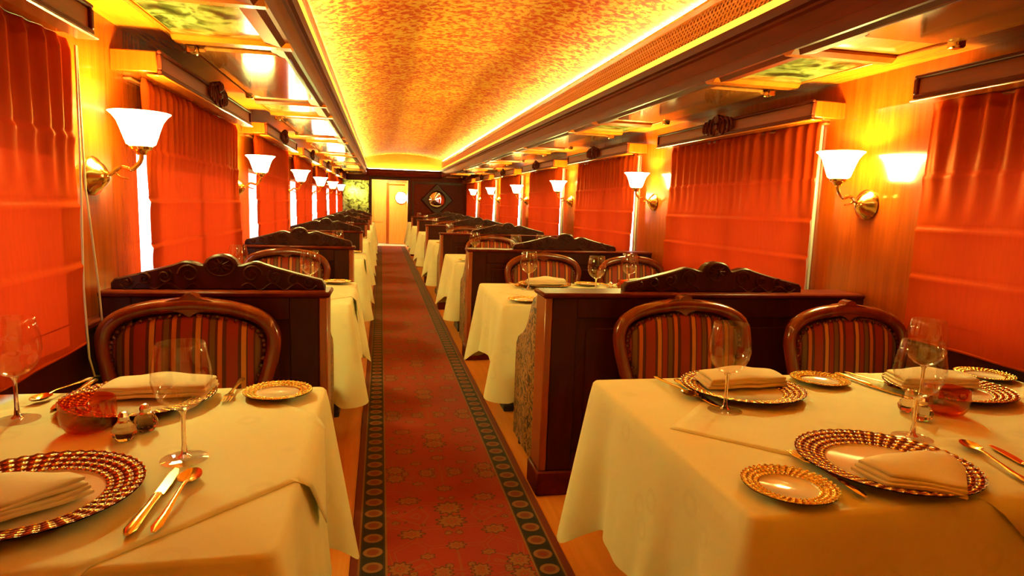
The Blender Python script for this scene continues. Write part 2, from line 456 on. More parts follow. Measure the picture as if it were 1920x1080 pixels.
# ------------------------------------------------------------------ floor and walls
f_ = MB().box(XL-.1, XR+.1, Y0, YE+.05, -.06, 0).build('floor', FLOORW); tag(f_, kind='structure')
WIN = [(2.72+P*k, 4.18+P*k) for k in range(-1, 6)]
SILL, HEAD = H-.41, H+.19
for side, X, s in (('left', XL, -1), ('right', XR, 1)):
    wl = MB(); t = .06
    wl.box(X, X+s*t, Y0, YE, 0, SILL); wl.box(X, X+s*t, Y0, YE, HEAD, SOF+.02)
    ys = [Y0] + [y for w_ in WIN for y in w_ if y > Y0] + [YE]
    if WIN[0][0] < Y0: ys = ys[:]
    edges = sorted([max(Y0, y) for w_ in WIN for y in w_])
    prev = Y0
    for (a, b) in WIN:
        a += .04 if s > 0 else .09
        a2, b2 = max(a, Y0), max(b, Y0)
        if a2 > prev: wl.box(X, X+s*t, prev, a2, SILL, HEAD)
        prev = b2
    wl.box(X, X+s*t, prev, YE, SILL, HEAD)
    o = wl.build('wall_'+side, HONEY, fix=False); tag(o, kind='structure')
    # dark wainscot panels below the sill, one per bay
    wn_ = MB(); wn_.box(X-s*.012, X, Y0, YE, 0, SILL-.035)
    o2 = wn_.build('wainscot', MAHOG, o)
    sl = MB(); sl.box(X-s*.045, X+s*.002, Y0, YE, SILL-.035, SILL-.012, .006)
    o3 = sl.build('baseboard_sill_'+side, MAHOG_H); tag(o3, kind='structure')
    bb = MB().box(X-s*.024, X-s*.012, Y0, YE, 0, .1, .004).build('baseboard_'+side, MAHOG_H); tag(bb, kind='structure')
    for i, (a, b) in enumerate(WIN):
        a += .04 if s > 0 else .09
        n_ = i+1 if side == 'left' else i+1+len(WIN)
        root = empty('window_%d' % n_, (X+s*.03, (a+b)/2, SILL)); tag(root, kind='structure')
        h2 = (b-a)/2; hz = HEAD-SILL
        fr = MB()
        fr.box(-.02, .02, -h2, -h2+.03, 0, hz, .004); fr.box(-.02, .02, h2-.03, h2, 0, hz, .004)
        fr.box(-.02, .02, -h2+.03, h2-.03, 0, .03, .004); fr.box(-.02, .02, -h2+.03, h2-.03, hz-.03, hz, .004)
        fr.build('window_frame', ALU, root)
        MB().box(-.015, .015, -.02, .02, .03, hz-.03, .003).build('mullion', ALU, root)
        if s > 0:
            MB().box(-.046, -.030, -h2-.034, -h2-.004, -.01, H+.42-SILL, .003).build('jamb_trim', ALU, root)
        MB().box(-.002, .002, -h2+.03, -.02, .03, hz-.03).build('pane', PANE, root)
        MB().box(-.002, .002, .02, h2-.03, .03, hz-.03).build('pane', PANE, root)
# back wall (behind the camera) closes the carriage
o = MB().box(XL-.06, XR+.06, Y0-.06, Y0, 0, SOF+.6).build('wall_back', PALE); tag(o, kind='structure')

# ------------------------------------------------------------------ ceiling
ceil = empty('ceiling', (XC, 0, SOF)); tag(ceil, kind='structure')
HV = .96; ZV = .98-.595; RISE = .125           # vault half width, spring height above soffit, rise
RAD = (HV*HV+RISE*RISE)/(2*RISE)
def vault(u, v):
    x = -HV+2*HV*u; z = ZV+RISE-RAD+math.sqrt(RAD*RAD-x*x)
    return (x, Y0+(YE-Y0)*v, z)
MB().grid(28, 40, vault).build('vault', PAPER, ceil, fix=False)
for s in (-1, 1):
    side = 'left' if s < 0 else 'right'
    # side of the light cove between grille and vault
    MB().box(s*.955, s*.985, Y0, YE, .14, ZV+.012).build('cove_back', HONEY2, ceil)
    MB().box(s*.98, s*1.56, Y0, YE, 0, .03).build('soffit', SOFW, ceil)
    MB().box(s*1.325, s*1.345, Y0, YE, -.008, .0, .003).build('soffit_bead', HONEY2, ceil)
    # cornice profile
    prof = [(.99, .01), (.99, -.018), (.935, -.026), (.915, -.012), (.90, -.012), (.893, .012), (.893, .03), (.905, .036), (.905, .10),
            (.895, .108), (.895, .118), (.88, .125), (.872, .145), (.872, .156), (.95, .158), (.99, .158)]
    o = MB().prism([(s*a, b) for a, b in prof], Y0, YE, 'y').build('cornice', MAHOG_H, ceil, 25)
    MB().prism([(s*(.880+.017*math.cos(a)), .172+.017*math.sin(a)) for a in [2*PI*i/10 for i in range(10)]], Y0, YE, 'y').build('glowing_gold_moulding', MOULD_GLOW, ceil)
    MB().prism([(s*a, b) for a, b in [(.915, .325), (.955, .325), (.955, .372), (.925, .372), (.912, .362), (.905, .345)]], Y0, YE, 'y').build('upper_rail', HONEY2, ceil, 25)
    MB().prism([(s*a, b) for a, b in [(.918, .195), (.955, .195), (.955, .212), (.918, .212)]], Y0, YE, 'y').build('lower_rail', HONEY2, ceil, 25)
    # cane grille: two sets of diagonal strips
    g = MB(); z0, z1, pt = .212, .325, .034
    for d in (-1, 1):
        y = Y0
        while y < YE-.12:
            hgt = z1-z0
            a, b = (y, y+hgt) if d > 0 else (y+hgt, y)
            ww = .0075
            xs = s*(.936+.003*d)
            g.add([(xs, a-ww, z0), (xs, a+ww, z0), (xs, b+ww, z1), (xs, b-ww, z1)], [(0, 1, 2, 3)])
            y += pt
    for zz in (.24, .268, .297):
        g.box(s*.934, s*.938, Y0, YE, zz-.003, zz+.003)
    o = g.build('cane_grille', CANE, ceil, fix=False); o['kind'] = 'stuff'
    # light strips in the coves
    MB().box(s*.905, s*.925, Y0+.05, YE-.06, .160, .166).build('light_strip', COVE, ceil)
    MB().box(s*.930, s*.946, Y0+.05, YE-.06, .373, .379).build('light_strip', COVE, ceil)
    # panels of the side ceilings
    for k in range(-1, 7):
        yo = P*k
        a, b = 2.20+yo, 2.68+yo
        if a > Y0 and b < YE:
            MB().box(s*.905, s*1.315, a, b, -.006, 0, .002).build('mirror_panel', ANTIQUE, ceil)
            for (c, d) in ((a-.075, a), (b, b+.10)):
                MB().prism([(c, 0), (c, -.012), (c+.02, -.026), (d-.02, -.026), (d, -.012), (d, 0)], s*.90, s*1.325, 'x').build('cross_moulding', HONEY2, ceil, 25)
        a, b = 2.86+yo, 4.08+yo
        if b < YE:
            c0, c1 = s*.925, s*1.30
            MB().box(s*.91, s*1.318, a-.03, b+.03, -.005, 0, .002).build('panel_bed', MAHOG, ceil)
            q = .05
            lo, hi = (c0, c1) if s > 0 else (c1, c0)
            ol = [(lo+q, a), (hi-q, a), (hi-q*.7, a+q*.7), (hi, a+q), (hi, b-q), (hi-q*.7, b-q*.7), (hi-q, b), (lo+q, b), (lo+q*.7, b-q*.7), (lo, b-q), (lo, a+q), (lo+q*.7, a+q*.7)]
            MB().prism(ol, -.005, -.024, 'z', inset=.008).build('wood_panel', MAHOG_P, ceil, 25)
            for yy in (a+.03, b-.03):
                MB().box(s*1.285, s*1.325, yy-.022, yy+.022, -.04, -.004, .006).build('latch', BRASS, ceil)

# ------------------------------------------------------------------ end wall, doorway, mirrors
DX0, DX1, DZ = -.218, .647, H+.470
ew = MB()
ew.box(XL, DX0, YE, YE+.06, 0, DZ); ew.box(DX1, XR, YE, YE+.06, 0, DZ); ew.box(XL-.06, XR+.06, YE, YE+.06, DZ, SOF+.05)
o = ew.build('wall_end', MAHOG_H); tag(o, kind='structure'); endw = o
tp = MB(); pts = [(-HV, .08)] + [vault(i/20, 1)[::2] for i in range(21)] + [(HV, .08)]
tp.prism([(XC+a, SOF+b) for a, b in pts][::-1], YE-.02, YE+.06, 'y').build('tympanum', TYMPW, endw)
MB().prism([(YE-.12, SOF-.02), (YE-.15, SOF+.04), (YE-.12, SOF+.05), (YE-.12, SOF+.09), (YE-.15, SOF+.11), (YE-.15, SOF+.125), (YE, SOF+.125), (YE, SOF-.05), (YE-.06, SOF-.05)], XC-.9, XC+.9, 'x').build('trim_end_cornice', MAHOG_H, None, 25)
tag(bpy.data.objects['trim_end_cornice'], kind='structure'); bpy.data.objects['trim_end_cornice'].name = 'trim_1'
MB().box(XC-.86, XC+.86, YE-.10, YE-.06, SOF+.126, SOF+.132).build('light_strip', COVE, endw)
MB().box(DX0-.05, DX0, YE-.03, YE+.06, 0, DZ, .006).build('door_jamb', MAHOG, endw)
MB().box(DX1, DX1+.06, YE-.03, YE+.06, 0, DZ, .006).build('door_jamb', MAHOG, endw)
MB().box(DX0-.05, DX1+.06, YE-.03, YE+.06, DZ, DZ+.06, .006).build('door_head', MAHOG, endw)
MB().box(XL+.03, DX0-.07, YE-.012, YE, H-.36, H+.44, .004).build('antique_mirror_panel', ANTIQUE, endw)
MB().box(.80, 2.0, YE-.012, YE, H+.40, H+.46, .004).build('wall_moulding', MAHOG, endw)
MB().box(.74, .80, YE-.014, YE, 0, H+.46, .004).build('wall_moulding', MAHOG, endw)
# vestibule behind the doorway
vs = MB()
vs.box(DX0-.06, DX0-.01, YE+.06, YE+1.6, 0, DZ+.3); vs.box(DX1+.01, DX1+.06, YE+.06, YE+1.6, 0, DZ+.3)
vs.box(DX0-.06, DX1+.06, YE+1.6, YE+1.65, 0, DZ+.3); vs.box(DX0-.06, DX1+.06, YE+.06, YE+1.65, DZ+.3, DZ+.34)
o = vs.build('wall_vestibule', PALE); tag(o, kind='structure')
o = MB().box(DX0-.06, DX1+.06, YE+.05, YE+1.6, -.06, 0).build('floor_vestibule', IVORY); tag(o, kind='structure')
vl = MB().lathe([(0, 0), (.1, 0), (.1, -.03), (.07, -.05), (0, -.055)], 20).build('vestibule_fill_lamp', emit('vestibule_fill_lit', (1, .8, .45), 220))  # unseen lamp above the door head, added to brighten the vestibule
vl.location = (.15, YE+.35, DZ+.30); tag(vl, 'unseen fill lamp added in the vestibule beyond the far doorway', 'lamp')
d1 = empty('door_1', (DX0-.03, YE+1.0, 0)); tag(d1, kind='structure')
MB().box(.0, .395, 0, .035, .01, DZ+.2, .004).build('door_leaf', PALE, d1)
MB().box(.06, .30, -.008, 0, .55, DZ-.12, .004).build('raised_panel', PALE, d1)
d2 = empty('door_2', (DX0+.375, YE+.85, 0)); tag(d2, kind='structure')
pm = MB(); cx_, cz_, rr_ = .355, H+.05, .155; wd, ht = .53, DZ-.05
# leaf with a round hole
nseg = 32; inner = [(cx_+rr_*math.cos(2*PI*i/nseg), cz_+rr_*math.sin(2*PI*i/nseg)) for i in range(nseg)]
outer = []
for i in range(nseg):
    c, s_ = math.cos(2*PI*i/nseg), math.sin(2*PI*i/nseg)
    k_ = min([(wd-cx_)/c if c > 1e-6 else (cx_/-c if c < -1e-6 else 9), (ht-cz_)/s_ if s_ > 1e-6 else ((cz_-.01)/-s_ if s_ < -1e-6 else 9)])
    outer.append((cx_+k_*c, cz_+k_*s_))
for tgt in ((wd, ht), (0, ht), (0, .01), (wd, .01)):      # snap to corners
    j = min(range(nseg), key=lambda i: (outer[i][0]-tgt[0])**2+(outer[i][1]-tgt[1])**2); outer[j] = tgt
vv = [(p[0], y, p[1]) for y in (0, .035) for ring in (inner, outer) for p in ring]; ff = []
for i in range(nseg):
    j = (i+1) % nseg
    ff += [(i, j, nseg+j, nseg+i), (2*nseg+i, 3*nseg+i, 3*nseg+j, 2*nseg+j), (i, 2*nseg+i, 2*nseg+j, j), (nseg+i, nseg+j, 3*nseg+j, 3*nseg+i)]
pm.add(vv, ff).build('door_leaf', PALE, d2)
MB().tube([(cx_+rr_*math.cos(2*PI*i/32), -.004, cz_+rr_*math.sin(2*PI*i/32)) for i in range(32)], .012, 8, True).build('porthole_ring', BRASS, d2)
MB().lathe([(0, -.003), (rr_, -.003), (rr_, .003), (0, .003)], 32, (cx_, .018, cz_), 'y').build('porthole_pane', PORTL, d2)
MB().box(-.02, .05, -.02, .0, .01, ht, .004).build('door_stile', MAHOG_P, d2)
MB().box(.05, .45, -.012, 0, ht-.06, ht-.02, .004).build('head_strip', HONEY2, d2)
sl = MB().box(.505-.36, .0, 0, .01, H-.1, H+.19).v
# diamond framed convex mirror
dm = empty('diamond_mirror', (1.36, YE, H+.025)); tag(dm, 'round convex mirror in a dark diamond frame on the far wall', 'mirror')
fr = MB(); n4 = 48; oc = []; ic = []
for i in range(n4):
    a = 2*PI*i/n4; c, s_ = math.cos(a), math.sin(a); k_ = .405/(abs(c)+abs(s_))
    oc.append((k_*c, k_*s_)); ic.append((.2*c, .2*s_))
vv = [(p[0], y, p[1]) for y, ring in ((-.02, oc), (-.05, [(x*.93, z*.93) for x, z in oc]), (-.05, [(x*1.1, z*1.1) for x, z in ic]), (-.03, ic), (-.001, oc), (-.001, ic)) for p in ring]
ff = []
for a, b in ((0, 1), (1, 2), (2, 3), (0, 4), (3, 5), (4, 5)):
    for i in range(n4):
        j = (i+1) % n4; ff.append((a*n4+i, a*n4+j, b*n4+j, b*n4+i))
fr.add(vv, ff).build('frame', MAHOG, dm)
MB().lathe([(.2*math.sin(t), -.012-.02*math.cos(t)) for t in [PI/2*i/10 for i in range(11)]], 32, (0, 0, 0), 'y').build('mirror_glass', MIRROR, dm)

# ------------------------------------------------------------------ runner carpet
CXW = .345
o = MB().box(-CXW, CXW, Y0+.1-.0, YE-.02, .001, .012, .003).build('carpet_runner', CARPET)
o.location = (.255, 0, 0); tag(o, 'long red floral runner carpet with dark scalloped borders down the aisle', 'carpet')

# ------------------------------------------------------------------ pelmets, blinds, lamps
def make_pelmet(s):
    """local frame: x from the wall into the room (times -s), y along the wall, z up"""
    root = empty('window_pelmet'); X = -s
    MB().box(0, X*.155, -.825, .825, 0, .075, .004).build('pelmet_box', HONEY, root)
    fr = MB()
    x0, x1 = X*.155, X*.170
    fr.box(x0, x1, -.825, .825, -.006, .012, .004); fr.box(x0, x1, -.825, .825, .066, .080, .004)
    fr.box(x0, x1, -.825, -.807, .012, .066, .003); fr.box(x0, x1, .807, .825, .012, .066, .003)
    fr.build('face_frame', MAHOG_H, root)
    MB().box(x0, X*.161, -.807, .807, .012, .066, .001).build('face_panel', PELF, root)
    MB().box(X*.12, X*.178, -.83, .83, -.014, -.006, .003).build('bottom_bead', HONEY2, root)
    cv = MB(); xm = X*.174
    for d in (-1, 1):
        for (c0, k0, t1) in ((.03, .045, 2.7), (.085, .034, 2.5), (.13, .024, 2.3)):
            pts = [(xm, d*(c0+.016*t_+k0*.8*math.sin(t_*2.4)), .055+k0*math.cos(t_*2.4)-.006*t_) for t_ in [i/22*t1 for i in range(23)]]
            cv.tube(pts, [.0095*(1-.6*i/22) for i in range(23)], 6)
    cv.lathe([(0, .026), (.016, .022), (.028, .006), (.024, -.01), (0, -.012)], 14, (xm, 0, .088), 'x')
    cv.lathe([(0, .02), (.012, .016), (.018, .004), (.014, -.01), (0, -.012)], 12, (xm, 0, .045), 'x')
    cv.build('carved_ornament', MAHOG_H, root)
    return root
def make_blind(s, seed):
    rnd = random.Random(seed); X = -s
    root = empty('roman_blind')
    W, Ht = (1.64 if s < 0 else 1.60), .900
    ph = [rnd.uniform(0, 6) for _ in range(6)]
    tucks = [.30, .52, .72]
    def fn(u, v, off=0):
        y = -W/2+W*u; d = Ht*v
        gather = (1-min(1, v/.5))**.9*min(1, .25+v/.05)
        x = .015*gather*(math.sin(u*128+ph[0]+2.5*math.sin(u*9+ph[1]))) + .005*math.sin(u*15+ph[2]+v*3) + .004*math.sin(u*33+ph[3])
        for tk in tucks:
            e = v-tk-.010*(u-.5)*ph[4]/3
            x += (.007*math.exp(-e/.03) if e >= 0 else .007*math.exp(e/.007)) - .003*math.exp(-((e+.012)/.008)**2)
        x += .012*v+.012*v*math.sin(u*5+ph[5])
        return (X*((.06 if s < 0 else .036)+x+off), y*(1-(.035 if s < 0 else -.004)*v), -d-(.012*math.sin(u*6+ph[2]) if v > .9 else 0))
    g = MB().grid(200, 110, fn)
    g.build('blind_cloth', BLIND, root, 60, fix=False)
    bt = MB().tube([fn(u/20, 1, -.004) for u in range(21)], .006, 6).build('bottom_batten', BLIND, root)
    MB().box(0, X*.03, -W/2, W/2, -.012, 0.0, .004).build('head_rail', EDGEW, root)
    return root
def make_lamp(s):
    X = -s; root = empty('wall_lamp')       # origin on the wall at the backplate
    MB().lathe([(0, 0), (.060, 0), (.066, .006), (.062, .014), (.05, .022), (.042, .034), (.026, .045), (.014, .052), (0, .054)], 28, (0, 0, 0), 'x').xform(Matrix.Diagonal((X, 1, 1, 1))).build('backplate', BRASS, root)
    arm = MB()
    pts = [(.04, 0, 0), (.062, 0, .012), (.085, 0, .032), (.105, 0, .030), (.122, 0, .026), (.140, 0, .040), (.153, 0, .060), (.155, 0, .082)]
    def cr(pp, n=5):
        out_ = []
        for i in range(len(pp)-1):
            p0, p1, p2, p3 = [Vector(pp[max(0, min(len(pp)-1, j))]) for j in (i-1, i, i+1, i+2)]
            for k in range(n):
                t = k/n
                out_.append(.5*((2*p1)+(p2-p0)*t+(2*p0-5*p1+4*p2-p3)*t*t+(3*p1-p0-3*p2+p3)*t**3))
        return out_+[Vector(pp[-1])]
    c = cr(pts); arm.tube([(X*p.x, p.y, p.z) for p in c], .0075, 8)
    curl = cr([(.085, 0, .031), (.072, 0, .02), (.078, 0, .005), (.095, 0, -.002), (.112, 0, -.004)])
    arm.tube([(X*p.x, p.y, p.z) for p in curl], [.006-.003*i/len(curl) for i in range(len(curl))], 8)
    arm.build('arm', BRASS, root)
    MB().lathe([(0, .074), (.014, .076), (.02, .088), (.032, .094), (.036, .104), (.030, .108), (0, .108)], 20, (X*.155, 0, 0)).build('cup', BRASS, root)
    sp = [(.034, .106), (.044, .112), (.052, .135), (.060, .160), (.070, .187), (.083, .205), (.094, .215)]
    inn = [(r-.003, z+.001) for r, z in reversed(sp)]
    MB().lathe(sp+inn, 32, (X*.155, 0, 0)).build('shade', SHADE, root)
    MB().lathe([(0, .125), (.012, .13), (.02, .15), (.018, .17), (.009, .182), (0, .185)], 14, (X*.155, 0, 0)).build('bulb', BULB, root)
    return root
PEL = {}; LMP = {}
for side, X, s in (('left', XL, -1), ('right', XR, 1)):
    pel0 = make_pelmet(s); lamp0 = make_lamp(s); first = True
    for k in range(-1, 6):
        yc = 3.415+P*k
        if k >= -1:
            o = pel0 if first else dup(pel0)
            o.location = (X, yc, H+.426)
            which = 'over the nearest window, cut by the frame' if k == -1 else 'over window %s past the first lamp' % ('just' if k == 0 else ORD[k])
            tag(o, 'dark carved pelmet box with honey ends, %s wall, %s window from camera' % (side, ORD[k+1]), 'pelmet', 'pelmets along the %s wall' % side)
        yl = 2.40+P*(k+1)-P
        if k < 0: first = False; continue
        o = lamp0 if k == 0 else dup(lamp0)
        o.location = (X, 2.40+P*k, H+.045)
        lb = 'brass wall lamp with lit white bell shade, %s wall, %s in view from the camera' % (side, ORD[k])
        tag(o, lb, 'lamp', 'wall lamps along the %s wall' % side)
        first = False
    protos = [make_blind(s, 11+7*i+(100 if s > 0 else 0)) for i in range(3)]
    for k in range(-1, 6):
        o = protos[k+1] if k+1 < 3 else dup(protos[(k+1) % 3])
        o.location = (X, (3.525 if s < 0 else 3.485)+P*k, H+.425)
        tag(o, 'red roman blind %s, %s wall, %s window from camera' % ('glowing with daylight' if s < 0 else 'gathered at the top', side, ORD[k+1]), 'blind', 'red blinds along the %s wall' % side)
# pull cord of the nearest left blind
cp = [(-.885, 2.17, H+.42), (-.89, 2.175, H+.1), (-.89, 2.15, H-.3), (-.885, 2.15, H-.52), (-.885, 2.18, H-.585), (-.885, 2.23, H-.60), (-.885, 2.27, H-.56), (-.888, 2.25, H-.3), (-.89, 2.20, H), (-.886, 2.18, H+.42)]
o = MB().tube(cp, .003, 6).build('blind_cord', CORD); tag(o, 'looped tan pull cord hanging beside the nearest left blind', 'cord')

# ------------------------------------------------------------------ partitions
def crest_outline(w, h):
    pts = []
    for i in range(61):
        t = -1+2*i/60; a = abs(t)
        if a < .155: z = .70+.30*math.sqrt(max(0, 1-(a/.155)**2))
        elif a < .19: z = .70
        elif a < .36: z = .70+.10*math.sin((a-.19)/.17*PI*.62)
        else:
            q = (a-.36)/.64
            z = .793*(1-q)**.9*(.96)+.30*q if q < 1 else .3
            z = .79-.52*(q**.85)
        if a > .985: z = .16
        pts.append((t*w/2, z*h))
    return pts
def make_partition(w, crest_w, crest_c, side):
    """local: x from 0 (aisle end) to w (wall), y -.07..+.07, z from the floor"""
    root = empty('booth_partition'); Ht = H-.335; t = .07
    b = MB(); b.box(.012, w, -t+.012, t-.012, .0, Ht-.02)
    b.build('body', MAHOG, root)
    # stiles and rails proud on both faces
    for yy, s in ((-t, 1), (t, -1)):
        y0, y1 = yy, yy+s*.014
        pieces = [(0.03, .13, .1, Ht-.02), (w-.1, w, .1, Ht-.02), (.13, w-.1, Ht-.10, Ht-.02), (.13, w-.1, .1, .17)]
        for n_, (a, b_, c, d) in zip(('stile', 'stile', 'rail', 'rail'), pieces):
            MB().box(a, b_, min(y0, y1), max(y0, y1), c, d, .003).build(n_, MAHOG, root)
        MB().box(.17, w-.14, yy+s*.004 if s > 0 else yy-.014, yy+.014 if s > 0 else yy-.004, .21, Ht-.14, .006).build('raised_panel', MAHOG, root)
    MB().box(0, .03, -t, t, .1, Ht-.02, .004).build('end_post', EDGEW, root)
    MB().box(-.01, w, -t-.01, t+.01, Ht-.02, Ht, .006).build('cap', MAHOG_H, root)
    MB().box(-.012, w, -t-.012, t+.012, 0, .1, .006).build('plinth', MAHOG_H, root)
    co = crest_outline(crest_w, .125)
    ol = [(x+crest_c, z+Ht) for x, z in co]
    ol = [(crest_c-crest_w/2, Ht)] + ol + [(crest_c+crest_w/2, Ht)]
    cr = MB().prism(ol, -.022, .022, 'y', inset=-.005).build('crest', MAHOG, root, 30)
    cv = MB()
    for yy in (-.024, .024):
        # rosette
        for i in range(10):
            a = 2*PI*i/10
            cv.tube([(crest_c+.010*math.cos(a), yy, Ht+.085+.008*math.sin(a)), (crest_c+.036*math.cos(a), yy, Ht+.085+.026*math.sin(a))], [.006, .003], 5)
        cv.tube([(crest_c+.046*math.cos(2*PI*i/24), yy, Ht+.083+.034*math.sin(2*PI*i/24)) for i in range(24)], .004, 5, True)
        for d in (-1, 1):
            for (cx, cz, r0, turns, ph) in ((.105, .055, .034, 1.6, 0), (.185, .047, .026, 1.5, 2.2), (.25, .036, .021, 1.5, 1.0), (.305, .026, .015, 1.3, 2.0)):
                cx *= crest_w/.72
                pts = [(crest_c+d*(cx+r0*(1-i/30)*math.cos(ph+turns*2*PI*i/26)), yy, Ht+cz+r0*(1-i/30)*math.sin(ph+turns*2*PI*i/26)) for i in range(27)]
                cv.tube(pts, [.0055-.003*i/27 for i in range(27)], 5)
            pts = [(crest_c+d*crest_w/.72*(.07+.26*i/24), yy, Ht+.012+.012*math.sin(i*.8)) for i in range(25)]
            cv.tube(pts, .004, 5)
    cv.build('carving', MAHOG, cr, 60)
    return root
PR = make_partition(XR-.62-.026, .80, 1.357-.62, 'right')
PLo = make_partition(.765-.026, .705, .365, 'left')
for k in range(6):
    o = PR if k == 0 else dup(PR)
    o.location = (.62, 2.40+P*k, 0)
    tag(o, 'dark mahogany booth partition with carved crest, right of aisle, %s from camera' % ORD[k], 'partition', 'partitions right of the aisle')
    o = PLo if k == 0 else dup(PLo)
    o.location = (-.185, 2.40+P*k, 0); o.rotation_euler = (0, 0, PI)
    tag(o, 'dark mahogany booth partition with carved crest, left of aisle, %s from camera' % ORD[k], 'partition', 'partitions left of the aisle')

# ------------------------------------------------------------------ chairs
def make_chair():
    """faces -y; back of the chair at y=+.0, origin on the floor under the back"""
    root = empty('dining_chair')
    HW = .285; ZT = H-.345
    def hoop(a, inset=0.0):
        # a from 0 (bottom left) to 1 (bottom right)
        pts = [(-.225, .44), (-.25, .52), (-.272, .60), (-.283, .66), (-.280, .70), (-.258, .738), (-.21, .768), (-.14, .788), (-.07, .797), (0, .802)]
        pts = pts + [(-x, z) for x, z in reversed(pts[:-1])]
        return pts
    hp = hoop(0)
    def smooth(pp, n=4):
        out_ = []
        for i in range(len(pp)-1):
            p0, p1, p2, p3 = [Vector(pp[max(0, min(len(pp)-1, j))]) for j in (i-1, i, i+1, i+2)]
            for k in range(n):
                t = k/n; out_.append(.5*((2*p1)+(p2-p0)*t+(2*p0-5*p1+4*p2-p3)*t*t+(3*p1-p0-3*p2+p3)*t**3))
        return out_+[Vector(pp[-1])]
    sh = smooth(hp)
    tilt = lambda z: .12*(z-.44)
    k_in = .88
    fr = MB()
    path = []
    for p in sh:
        x, z = p.x*.925, .44+(p.y-.44)*.955
        path.append((x, tilt(z)-.03, z))
    fr.tube(path, .031, 12, flat=(1, .8))
    # carved crown on the hoop
    crown = [(-.075, 0), (-.05, .008), (-.028, .010), (-.018, .022), (0, .028), (.018, .022), (.028, .010), (.05, .008), (.075, 0), (.05, -.03), (.02, -.038), (0, -.052), (-.02, -.038), (-.05, -.03)]
    zc = .44+(.802-.44)*.955+.012
    fr.prism([(x, z+zc) for x, z in crown][::-1], tilt(zc)-.055, tilt(zc)-.008, 'y')
    fo = fr.build('back_frame', CHAIRW, root)
    def pad(sy):
        pv, pf = [], []
        n = len(sh); rings = [(1.0, 0), (.97, .012), (.90, .022), (.6, .030), (0.02, .033)]
        for k, dpt in rings:
            for p in sh:
                x = p.x*.83*k; z0 = .45+(p.y-.44)*.84
                zm = .60; z = zm+(z0-zm)*k
                pv.append((x, tilt(z)-.03+sy*dpt, z))
        for r in range(len(rings)-1):
            for i in range(n):
                j = (i+1) % n
                pf.append((r*n+i, r*n+j, (r+1)*n+j, (r+1)*n+i))
        pf.append(tuple(range((len(rings)-1)*n, len(rings)*n)))
        return MB().add(pv, pf)
    pd = pad(-1)
    pd.build('back_cushion', STRIPE, root, 70)
    pad(.35).build('back_panel', BROCADE, root, 70)
    nl = MB()
    for i in range(0, len(sh), 2):
        p = sh[i]; x, z = p.x*.822, .45+(p.y-.44)*.835
        nl.lathe([(0, .006), (.006, .003), (.008, -.003)], 6, (x, tilt(z)-.045, z), 'y')
    o = nl.build('nail_heads', CHAIRW, root); o['kind'] = 'stuff'
    # seat
    MB().box(-.265, .265, -.355, -.02, .36, .41, .012).build('seat_rail', CHAIRW, root)
    def seat(u, v):
        x = -.255+.51*u; y = -.35+.315*v
        e = min(u, 1-u, v, 1-v); z = .41+.05*(1-math.exp(-e*14))
        return (x, y, z)
    MB().grid(16, 16, seat).build('seat', STRIPE, root, 60)
    for sx in (-1, 1):
        MB().tube([(sx*.235, -.325, .37), (sx*.245, -.335, .28), (sx*.238, -.328, .12), (sx*.245, -.34, .02), (sx*.25, -.345, 0)], [.028, .026, .017, .015, .018], 8).build('leg', CHAIRW, root)
        MB().tube([(sx*.20, -.03, .44), (sx*.20, -.03, .28), (sx*.205, -.01, .12), (sx*.215, .02, 0)], [.024, .022, .018, .016], 8).build('leg', CHAIRW, root)
    return root
CH = make_chair(); first = True
for k in range(7):
    for j, (x, y, side, lb) in enumerate(((1.150, 2.235, 'right', 'aisle-side chair'), (1.772, 2.11, 'right', 'window-side chair'), (-.615, 2.235, 'left', 'single chair'))):
        o = CH if first else dup(CH); first = False
        dy = (random.uniform(-.02, .015) if k else 0)
        o.location = (x, y+P*k+dy, 0); o.rotation_euler = (0, 0, 0 if j != 1 else -.08); o.scale = (.89 if j == 1 else 1, 1, 1)
        tag(o, '%s with striped red back behind the %s table %s of the aisle' % (lb, ORD[k], side), 'chair', 'striped chairs %s of the aisle' % side)
def make_armchair():
    """upholstered chair that faces +y, its back against the partition at y=0"""
    root = empty('upholstered_armchair'); W = .56; zt = .775
    prof = [(.0, .05), (.42, .05), (.43, .20), (.43, .40), (.42, .50), (.38, .545), (.30, .575), (.24, .61), (.19, .66), (.15, .72), (.11, .765), (.06, .782), (.01, .775), (0, .74)]
    for n_, x0 in (('side_panel', 0), ('side_panel', W-.06)):
        MB().prism(prof, x0, x0+.06, 'x', inset=.012).build(n_, BROCADE, root, 50)
    def bk(u, v):
        return (.06+(W-.12)*u, .085-.03*v+.02*math.sin(PI*v), .40+.36*v)
    MB().box(.06, W-.06, .01, .09, .05, zt-.02, .02).build('backrest', STRIPE, root)
    MB().box(.06, W-.06, .09, .44, .05, .34, .02).build('seat_base', BROCADE, root)
    MB().box(.062, W-.062, .09, .47, .34, .44, .03).build('seat_cushion', STRIPE, root)
    for sx in (.04, W-.04):
        for sy in (.03, .40):
            MB().lathe([(0, .055), (.02, .055), (.016, 0), (0, 0)], 10, (sx, sy, 0)).build('foot', MAHOG, root)
    return root
AC = make_armchair(); first = True
for k in range(6):
    for j, (x, side, lb) in enumerate(((.635, 'right', 'aisle-side'), (1.33, 'right', 'window-side'), (-.765, 'left', 'single'))):
        if j == 1 and k > 1: continue
        o = AC if first else dup(AC); first = False
        o.location = (x, 2.485+P*k, 0)
        tag(o, '%s armchair in leopard-brown brocade backing onto %s partition %s of the aisle' % (lb, ORD[k], side), 'chair', 'brocade armchairs %s of the aisle' % side)

